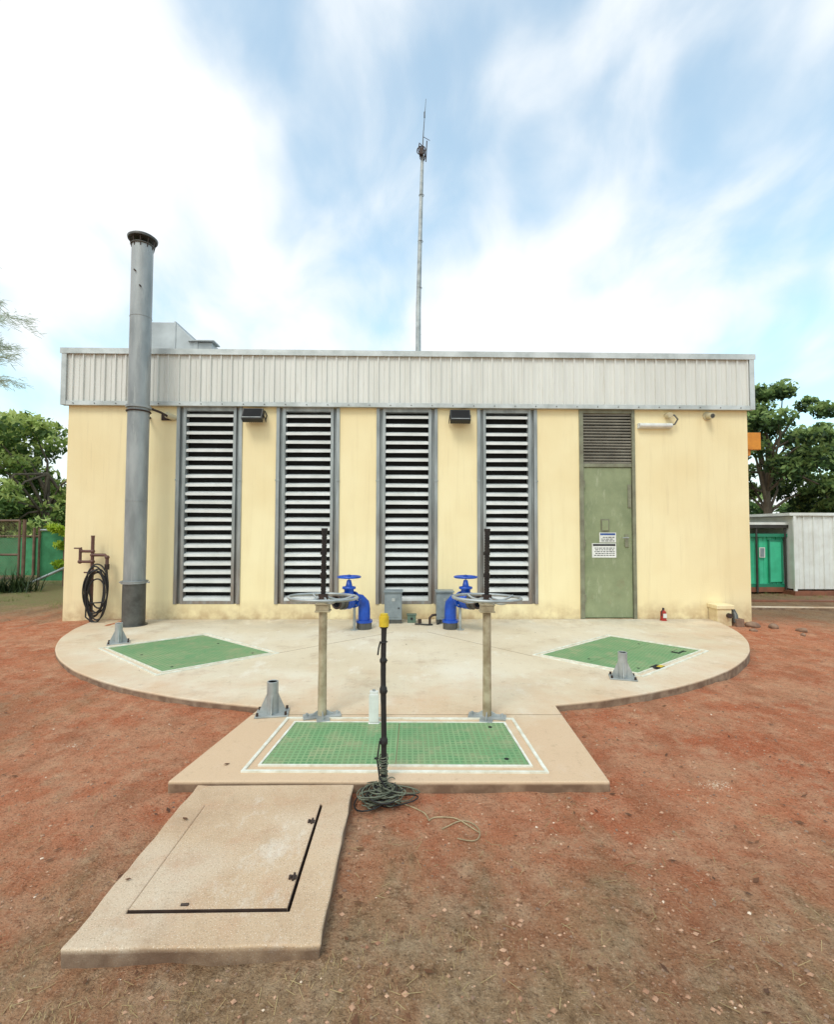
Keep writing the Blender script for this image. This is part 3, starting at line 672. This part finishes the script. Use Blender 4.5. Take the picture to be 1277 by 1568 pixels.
# crane beam
e=empty('monorail_crane'); b=MB(); b.box(5.925,7.34,10.0,10.16,3.50,3.52,'orange'); b.box(5.925,7.34,10.0,10.16,3.27,3.29,'orange'); b.box(5.925,7.34,10.07,10.09,3.29,3.50,'orange'); b.box(7.34,7.36,10.0,10.16,3.26,3.53,'orange'); b.obj('beam',e)
b=MB(); b.box(6.95,7.2,9.96,10.2,3.08,3.26,'orange'); b.cyl((7.08,10.08,2.75),(7.08,10.08,3.1),.01,'rust'); b.box(7.1,7.38,9.9,9.99,3.2,3.56,'orange'); b.obj('hoist',e,.01)
# ------------------------------------------------------------ right sheds
def corr(b,x0,x1,y,z0,z1,k,pitch=.2,dep=.03): ribbed(b,(x0,y),(x1,y),z0,z1,k,pitch,dep)
e=empty('green_site_container'); b=MB(); cy0=11.9
corr(b,7.0,9.36,cy0,.12,1.36,'cgreen',.22,.03); b.box(7.0,9.36,cy0+.02,cy0+2.4,.12,1.36,'cgreen'); b.obj('walls',e); b=MB()
b.box(6.9,9.44,cy0-.14,cy0+2.6,1.58,1.68,'cdark'); b.box(6.9,9.44,cy0-.15,cy0-.142,1.66,1.72,'cwhite'); b.box(7.0,9.4,cy0-.1,cy0-.04,1.36,1.44,'cgreen2')
for xx in (8.62,9.34): b.cyl((xx,cy0-.1,.0),(xx,cy0-.1,1.58),.025,'cdark')
b.box(7.0,9.42,cy0-.05,cy0+2.4,.0,.12,'cred'); b.box(7,9.38,cy0-.05,cy0-.033,.12,.2,'cgreen2'); b.obj('roof_and_base',e); b=MB()
b.box(8.98,9.26,cy0-.06,cy0-.035,.25,1.25,'cgreen'); b.box(8.95,8.98,cy0-.07,cy0-.03,.22,1.28,'cgreen2'); b.box(9.26,9.29,cy0-.07,cy0-.03,.22,1.28,'cgreen2'); b.box(8.95,9.29,cy0-.072,cy0-.03,1.25,1.29,'cgreen2'); b.box(8.72,8.86,cy0-.06,cy0-.04,.85,1.1,'white'); b.box(8.74,8.84,cy0-.064,cy0-.06,.87,1.08,'boxg'); b.obj('door_and_window',e)
e=empty('white_site_cabin'); b=MB(); wy=11.6
corr(b,9.40,14.5,wy,.10,1.88,'cwhite',.25,.03); b.box(9.40,14.5,wy+.02,wy+2.4,.10,1.88,'cwhite'); b.obj('walls',e); b=MB()
b.box(9.26,14.6,wy-.06,wy+2.5,1.881,1.95,'cwhite'); b.box(9.3,14.6,wy-.12,wy+2.4,-.06,.06,'cred'); b.box(9.36,9.42,wy-.05,wy+.0,.06,1.88,'cwhite'); b.obj('trim',e)
b=MB(); b.prism([(6.5,9.55),(12,9.2),(12,9.32),(6.5,9.67)],-.1,.0,'conc2'); b.prism([(6.3,10.6),(13,10.2),(13,10.34),(6.3,10.74)],-.12,-.01,'cred'); b.obj('ground_kerb',None,.01)
# ------------------------------------------------------------ left fence
e=empty('screened_fence'); b=MB(); fy=14.5
b.box(-20,-8.0,fy,fy+.02,.15,1.25,'fgreen')
b.obj('shade_cloth',e); b=MB()
x=-20
while x<-7.9: b.cyl((x,fy-.03,-.1),(x,fy-.03,1.55),.035,'post',nn=8); x+=1.5
b.cyl((-20,fy-.03,1.3),(-8,fy-.03,1.3),.02,'post',nn=8); b.obj('posts',e)
b=MB(); ge=empty('mesh_gate'); gy=12.6; gx0,gx1=-10.75,-9.95
for (p,q) in (((gx0,.25),(gx0,1.72)),((gx1,.25),(gx1,1.72)),((gx0,1.72),(gx1,1.72)),((gx0,.85),(gx1,.85)),((gx0,.25),(gx1,.25))): b.cyl((p[0],gy,p[1]),(q[0],gy,q[1]),.028,'post',nn=8)
b.cyl((gx1+.12,gy,-.1),(gx1+.12,gy,1.75),.04,'post',nn=8); b.obj('frame',ge); b=MB()
for s_ in (-1,1):
    t=-2.
    while t<2.2:
        xa,xb=gx0,gx1; za=t+.25
        lo,hi=.25,1.72
        def zx(x): return za+s_*(x-xa)
        xs_=[x for x in np.linspace(xa,xb,21) if lo<=zx(x)<=hi]
        if len(xs_)>1: b.cyl((xs_[0],gy,zx(xs_[0])),(xs_[-1],gy,zx(xs_[-1])),.004,'post',nn=4)
        t+=.07
b.obj('wire_mesh',ge)
e=empty('site_fence_panel'); b=MB(); b.box(-9.7,-8.4,13.0,13.03,.15,1.45,'fgreen'); b.obj('sheet',e); b=MB()
for xx in (-9.72,-9.06,-8.4): b.cyl((xx,12.97,-.1),(xx,12.97,1.55),.03,'post',nn=8)
b.cyl((-9.72,12.97,1.48),(-8.4,12.97,1.48),.025,'galv',nn=8); b.cyl((-9.6,12.4,.1),(-8.5,12.5,.62),.035,'galv',nn=8); b.cyl((-9.62,12.4,-.1),(-9.62,12.4,.12),.03,'galv',nn=8); b.obj('posts',e)
# ------------------------------------------------------------ foliage
def leaves(C,Rr,n_,size,asp=.5,zflat=.75,shell=.5):
    k=len(C); idx=rng.integers(0,k,n_)
    d=rng.normal(size=(n_,3)); d/=np.linalg.norm(d,axis=1)[:,None]
    rad=rng.random(n_)**shell; P=C[idx]+d*(rad*Rr[idx])[:,None]*np.array([1,1,zflat])
    u=rng.normal(size=(n_,3)); u/=np.linalg.norm(u,axis=1)[:,None]
    w=np.cross(u,rng.normal(size=(n_,3))); w/=np.linalg.norm(w,axis=1)[:,None]
    s_=size*rng.uniform(.6,1.4,n_)[:,None]; u=u*s_; w=w*s_*asp
    return np.stack([P-u,P+w*.9-u*.1,P+u,P-w*.9+u*.1],1),idx,d
def tree(name,base,H,crad,nclump,nleaf,mats,size=.16,low=.35,clr=(.7,1.3)):
    e=empty(name); b=MB(); B=Vector(base); C=[];Rr=[]
    trunk=[B+Vector((0,0,-.2))]; x=B.copy()
    for i in range(5):
        x=x+Vector((random.uniform(-.2,.2),random.uniform(-.2,.2),H*.12)); trunk.append(x.copy())
    r0=.018*H+.05; b.tube(trunk,[r0*(1.2-.14*i) for i in range(6)],'bark',10)
    for i in range(nclump):
        th=random.random()*2*math.pi; zz=random.uniform(low,1); rr=crad*math.sqrt(max(.05,1-((zz-.6)/.55)**2))*random.uniform(.35,1.08)
        c=B+Vector((math.cos(th)*rr,math.sin(th)*rr,H*zz-.4)); C.append(tuple(c)); Rr.append(random.uniform(*clr)*(1.1-.4*abs(zz-.6)))
        if i%2==0 or nclump<30:
            s0=trunk[random.randint(2,5)]; m1=s0.lerp(c,.5)+Vector((random.uniform(-.3,.3),random.uniform(-.3,.3),.25)); b.tube([s0,m1,c],[r0*.42,r0*.26,.02],'bark',6)
    b.obj('trunk_and_limbs',e)
    Q,idx,d=leaves(np.array(C),np.array(Rr),nleaf,size)
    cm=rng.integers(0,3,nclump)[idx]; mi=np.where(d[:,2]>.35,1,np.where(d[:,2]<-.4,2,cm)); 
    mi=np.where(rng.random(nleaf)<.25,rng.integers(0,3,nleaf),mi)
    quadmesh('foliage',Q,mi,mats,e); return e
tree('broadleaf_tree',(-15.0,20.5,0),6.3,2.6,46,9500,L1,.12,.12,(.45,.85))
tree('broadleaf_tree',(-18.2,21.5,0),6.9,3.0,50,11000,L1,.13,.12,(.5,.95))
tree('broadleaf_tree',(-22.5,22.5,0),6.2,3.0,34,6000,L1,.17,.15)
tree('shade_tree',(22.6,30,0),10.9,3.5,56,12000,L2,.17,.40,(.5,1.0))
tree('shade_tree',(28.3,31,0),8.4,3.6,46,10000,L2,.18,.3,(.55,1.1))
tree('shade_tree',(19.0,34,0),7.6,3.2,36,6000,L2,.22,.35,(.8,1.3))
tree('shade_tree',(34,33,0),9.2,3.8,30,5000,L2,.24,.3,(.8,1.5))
# distant tree line
C=[];Rr=[]
for x in np.arange(-75,75,1.8):
    for k_ in range(2):
        C.append((x+random.uniform(-1,1),48+random.uniform(-4,6)-abs(x)*.12,random.uniform(.5,3.7)+ (.5 if x>0 else 0))); Rr.append(random.uniform(1.3,2.3))
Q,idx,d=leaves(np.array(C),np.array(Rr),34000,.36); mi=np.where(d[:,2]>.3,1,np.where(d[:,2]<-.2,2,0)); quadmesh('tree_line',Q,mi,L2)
def shrub(name,C,Rr,n_,size,mats):
    Q,idx,d=leaves(np.array(C),np.array(Rr),n_,size); quadmesh(name,Q,rng.integers(0,len(mats),n_),mats)
shrub('hedge',[(-19+i*.7,17.2+random.uniform(-.5,.5),random.uniform(.4,1.6)) for i in range(16)],[random.uniform(.6,1.0) for i in range(16)],7000,.11,L1)
shrub('yellow_shrub',[(-9.05,12.7,1.5),(-9.25,12.8,1.55),(-8.9,12.8,1.4),(-9.1,12.9,1.1),(-9.1,12.9,.6)],[.16,.14,.16,.18,.2],500,.07,[M['shrub']])
shrub('undergrowth',[(15+i*.9,24+random.uniform(-1,1),random.uniform(.3,1.8)) for i in range(16)],[random.uniform(.8,1.3) for i in range(16)],6000,.16,L2)
# strap-leaf plant
def blades(name,base,n_,L_,w,spread,mat,droop=.5):
    Q=[]
    for i in range(n_):
        bx,by=base[0]+random.gauss(0,spread),base[1]+random.gauss(0,spread*.6); bz=gz(bx,by); a=random.random()*2*math.pi; l=L_*random.uniform(.5,1.1); lean=random.uniform(.15,.9); W=Vector((-math.sin(a),math.cos(a),0))*w
        p=Vector((bx,by,bz)); pr=p
        for s_ in range(4):
            t=(s_+1)/4; q=Vector((bx+math.cos(a)*l*lean*t,by+math.sin(a)*l*lean*t,bz+l*t*(1-droop*t*lean))); w0=1-s_/4;w1=max(.05,1-t)
            Q.append([pr-W*w0,pr+W*w0,q+W*w1,q-W*w1]); pr=q
    Q=np.array([[tuple(v) for v in q] for q in Q]); return Q
def bobj(name,Qs,mat): 
    Q=np.concatenate(Qs); quadmesh(name,Q,np.zeros(len(Q)),[M[mat]])
bobj('strap_leaf_plant',[blades('',(-9.9+dx,11.6+dy),150,.75,.018,.22,'agave',.7) for dx,dy in ((0,0),(.55,.2),(-.6,.1))],'agave')
Qs=[]
for i in range(650):
    x=random.uniform(-14,-5.9);y=random.uniform(8.5,14)
    if noise.noise(Vector((x*.7,y*.7,3)))>-.05 and not (x>-7 and y<9.4): Qs.append(blades('',(x,y),14,.08,.003,.07,'grass'))
for i in range(300):
    x=random.uniform(6.5,14);y=random.uniform(10,24); Qs.append(blades('',(x,y),10,.10,.004,.10,'grass'))
bobj('grass',Qs,'grass')
Qs=[]
for i in range(340):
    x=random.uniform(-2.0,2.0);y=random.uniform(1.2,1.95)
    if X0-.03<x<X1+.03 and y>Y0-.04: continue
    if noise.noise(Vector((x*1.3,y*2,7)))>.0 or x<-.2: Qs.append(blades('',(x,y),8,.035,.0011,.03,'straw',.95))
for i in range(120):
    x=random.uniform(-4,4.5);y=random.uniform(1.6,5)
    if (X0-.1<x<X1+.1 and y<3) or (abs(x)<1.55 and y>2.8) : continue
    if (x/A)**2+((y-cy)/Bb)**2<1.08: continue
    Qs.append(blades('',(x,y),3,.03,.001,.03,'straw',.95))
bobj('dry_grass',Qs,'straw')
# scattered pebbles, straw, leaves
def free(x,y):
    if X0-.03<x<X1+.03 and Y0-.03<y<Y1+.05: return False
    if -1.47<x<1.27 and y>2.9 : return False
    if (x/A)**2+((y-cy)/Bb)**2<1.02: return False
    return y<8.1 or abs(x)>6.1
b=MB()
def peb(x,y,r,mat):
    z0=gz(x,y)
    vs=[(x+r*random.uniform(.6,1.2)*sx,y+r*random.uniform(.6,1.2)*sy,z0+r*.15+r*random.uniform(.3,.7)*sz) for sx,sy,sz in ((1,0,0),(0,1,0),(-1,0,0),(0,-1,0),(.2,.1,1),(0,0,-1))]
    b.add(vs,[(0,1,4),(1,2,4),(2,3,4),(3,0,4),(1,0,5),(2,1,5),(3,2,5),(0,3,5)],mat)
def pebbles(n_,rmin,rmax,mat,bias=1.5):
    c=0
    while c<n_:
        y=1.15+7*random.random()**bias; x=random.uniform(-1,1)*(y*.92+.3)
        if not free(x,y): continue
        peb(x,y,rmin+(rmax-rmin)*random.random()**4,mat); c+=1
pebbles(4500,.002,.014,'peb'); pebbles(2200,.002,.012,'rock'); pebbles(260,.002,.011,'chalk')
for (x0_,y0_,s_,n_) in ((1.90,2.98,.05,120),(-2.4,3.6,.05,40)):
    for i in range(n_): peb(x0_+random.gauss(0,s_),y0_+random.gauss(0,s_*.6),random.uniform(.0015,.005),'chalk')
b.obj('gravel')
Q=[]
for i in range(1900):
    y=1.15+6*random.random()**1.7; x=random.uniform(-1,1)*(y*.92+.3)
    if not free(x,y): continue
    z0=gz(x,y)+.004; a=random.random()*6.28; l=random.uniform(.008,.035); w=random.uniform(.0006,.0014); d=Vector((math.cos(a),math.sin(a),random.uniform(-.1,.2)))*l; W=Vector((-math.sin(a),math.cos(a),0))*w; p=Vector((x,y,z0))
    Q.append([tuple(p-d-W),tuple(p-d+W),tuple(p+d+W),tuple(p+d-W)])
quadmesh('straw_litter',np.array(Q),np.zeros(len(Q)),[M['straw']])
Q=[]
for i in range(320):
    y=1.2+7*random.random()**1.4; x=random.uniform(-1,1)*(y*.92+.3); z0=(.004 if not free(x,y) else gz(x,y)+.006)
    if not free(x,y) and random.random()<.85: continue
    a=random.random()*6.28; l=random.uniform(.010,.026); w=l*random.uniform(.3,.5); d=Vector((math.cos(a),math.sin(a),random.uniform(0,.3)))*l; W=Vector((-math.sin(a),math.cos(a),random.uniform(-.3,.3)))*w; p=Vector((x,y,z0+.004))
    Q.append([tuple(p-d),tuple(p+W),tuple(p+d),tuple(p-W)])
quadmesh('fallen_leaves',np.array(Q),np.zeros(len(Q)),[M['dleaf']])
# casuarina on the left
e=empty('casuarina_tree'); b=MB(); T0=Vector((-10.6,9.6,0))
b.tube([T0+Vector((0,0,-.2)),T0+Vector((.1,0,2.5)),T0+Vector((.0,.1,5)),T0+Vector((.1,0,7.5))],[.16,.13,.09,.03],'bark',10)
Q=[]
for i in range(24):
    zz=random.uniform(2.8,7.2); a=random.random()*6.28; L_=random.uniform(1.6,2.6)
    if i<8: a=[-.20,-.1,.05,-.3,.0,-.2,-.05,-.15][i]; zz=[5.3,4.9,5.6,4.5,4.3,5.1,5.8,4.6][i]; L_=[3.1,3.0,2.95,2.95,2.85,2.8,2.7,3.1][i]
    s0=T0+Vector((0,0,zz)); P=[s0+Vector((math.cos(a)*L_*t,math.sin(a)*L_*t,.9*t-.8*t*t+random.uniform(-.04,.04))) for t in np.linspace(0,1,7)]
    b.tube(P,[.022,.018,.012,.008,.005,.004,.003],'twig',6)
    for k_ in range(70 if i<8 else 40):
        t=random.uniform(.35,1); j=min(5,int(t*6)); p=P[j].lerp(P[j+1],t*6-j); pa=a+random.uniform(-1.1,1.1); l=random.uniform(.2,.42); tip=p+Vector((math.cos(pa)*l*.7,math.sin(pa)*l*.7,random.uniform(-.30,.15)))
        for m_ in range(9):
            f0=m_/9; q0=p.lerp(tip,f0); dd=Vector((math.cos(pa+random.uniform(-.7,.7)),math.sin(pa+random.uniform(-.7,.7)),random.uniform(-.9,.5)))*random.uniform(.06,.14); W=Vector((random.uniform(-1,1),random.uniform(-1,1),random.uniform(-1,1))).normalized()*.006
            Q.append([tuple(q0-W),tuple(q0+W),tuple(q0+dd+W*.6),tuple(q0+dd-W*.6)])
b.obj('trunk_and_branches',e); quadmesh('needles',np.array(Q),np.zeros(len(Q)),L3,e)
# ------------------------------------------------------------ world
W=bpy.data.worlds.new('World'); S.world=W; W.use_nodes=True; t=W.node_tree; bg=t.nodes['Background']
EL=math.radians(52); AZ=math.radians(205)
sky=t.nodes.new('ShaderNodeTexSky'); sky.sky_type='NISHITA'; sky.sun_disc=False; sky.sun_elevation=EL; sky.sun_rotation=AZ; sky.air_density=1.2; sky.dust_density=1.5
tc=t.nodes.new('ShaderNodeTexCoord'); sx=t.nodes.new('ShaderNodeSeparateXYZ'); t.links.new(tc.outputs['Generated'],sx.inputs[0])
def mth(op,a,b_=0.):
    x=t.nodes.new('ShaderNodeMath'); x.operation=op
    for i,v in enumerate((a,b_)):
        if isinstance(v,(int,float)): x.inputs[i].default_value=v
        else: t.links.new(v,x.inputs[i])
    return x.outputs[0]
zz=mth('ADD',mth('MAXIMUM',sx.outputs[2],0.),.45)
cb=t.nodes.new('ShaderNodeCombineXYZ'); t.links.new(mth('DIVIDE',sx.outputs[0],zz),cb.inputs[0]); t.links.new(mth('DIVIDE',sx.outputs[1],zz),cb.inputs[1]); cb.inputs[2].default_value=2.3
def cn(scale,det,dist,st,off=0):
    mp=t.nodes.new('ShaderNodeMapping'); mp.inputs['Scale'].default_value=st; mp.inputs['Location'].default_value=(off,off*.7,0); mp.inputs['Rotation'].default_value=(0,0,.5); t.links.new(cb.outputs[0],mp.inputs[0])
    x=t.nodes.new('ShaderNodeTexNoise'); x.inputs['Scale'].default_value=scale; x.inputs['Detail'].default_value=det; x.inputs['Distortion'].default_value=dist; t.links.new(mp.outputs[0],x.inputs[0]); return x.outputs['Fac']
f=mth('ADD',mth('MULTIPLY',cn(1.9,3,.2,(1,.8,1),7.9),.62),mth('MULTIPLY',cn(4.2,6,.4,(1.2,.8,1),1.),.38))
# thin haze: whiter low on the left, clearer to the right
f=mth('ADD',f,mth('MULTIPLY',sx.outputs[0],-.07))
mr=t.nodes.new('ShaderNodeMapRange'); mr.interpolation_type='SMOOTHSTEP'; mr.inputs['From Min'].default_value=.38; mr.inputs['From Max'].default_value=.56; mr.inputs['To Min'].default_value=.28; mr.inputs['To Max'].default_value=1; t.links.new(f,mr.inputs[0])
gn=t.nodes.new('ShaderNodeMix'); gn.data_type='RGBA'; gn.blend_type='MULTIPLY'; gn.inputs[0].default_value=1; t.links.new(sky.outputs[0],gn.inputs[6]); gn.inputs[7].default_value=(1.9,2.5,2.25,1)
mx=t.nodes.new('ShaderNodeMix'); mx.data_type='RGBA'; t.links.new(mr.outputs[0],mx.inputs[0]); t.links.new(gn.outputs[2],mx.inputs[6]); mx.inputs[7].default_value=(8.3,8.6,8.8,1)
t.links.new(mx.outputs[2],bg.inputs[0]); bg.inputs[1].default_value=.125
sd=bpy.data.lights.new('sun','SUN'); sd.energy=1.5; sd.angle=math.radians(20); sd.color=(1,.96,.88)
so=bpy.data.objects.new('sun',sd); S.collection.objects.link(so)
dirv=Vector((math.sin(AZ)*math.cos(EL),math.cos(AZ)*math.cos(EL),math.sin(EL)))
so.rotation_euler=dirv.to_track_quat('Z','Y').to_euler(); so.location=dirv*30
# ------------------------------------------------------------ camera
cd=bpy.data.cameras.new('camera'); co=bpy.data.objects.new('camera',cd); S.collection.objects.link(co); S.camera=co
cd.sensor_fit='HORIZONTAL'; cd.sensor_width=36; cd.lens=36*740/1277; cd.clip_end=3000; cd.clip_start=.05
co.matrix_world=Matrix.Translation((0,0,1.5))@Matrix.Rotation(math.radians(-1.1),4,'Z')@Matrix.Rotation(math.radians(90)+math.atan(28/740),4,'X')@Matrix.Rotation(math.radians(.15),4,'Z')
S.view_settings.view_transform='Standard'; S.view_settings.look='None'; S.view_settings.exposure=0
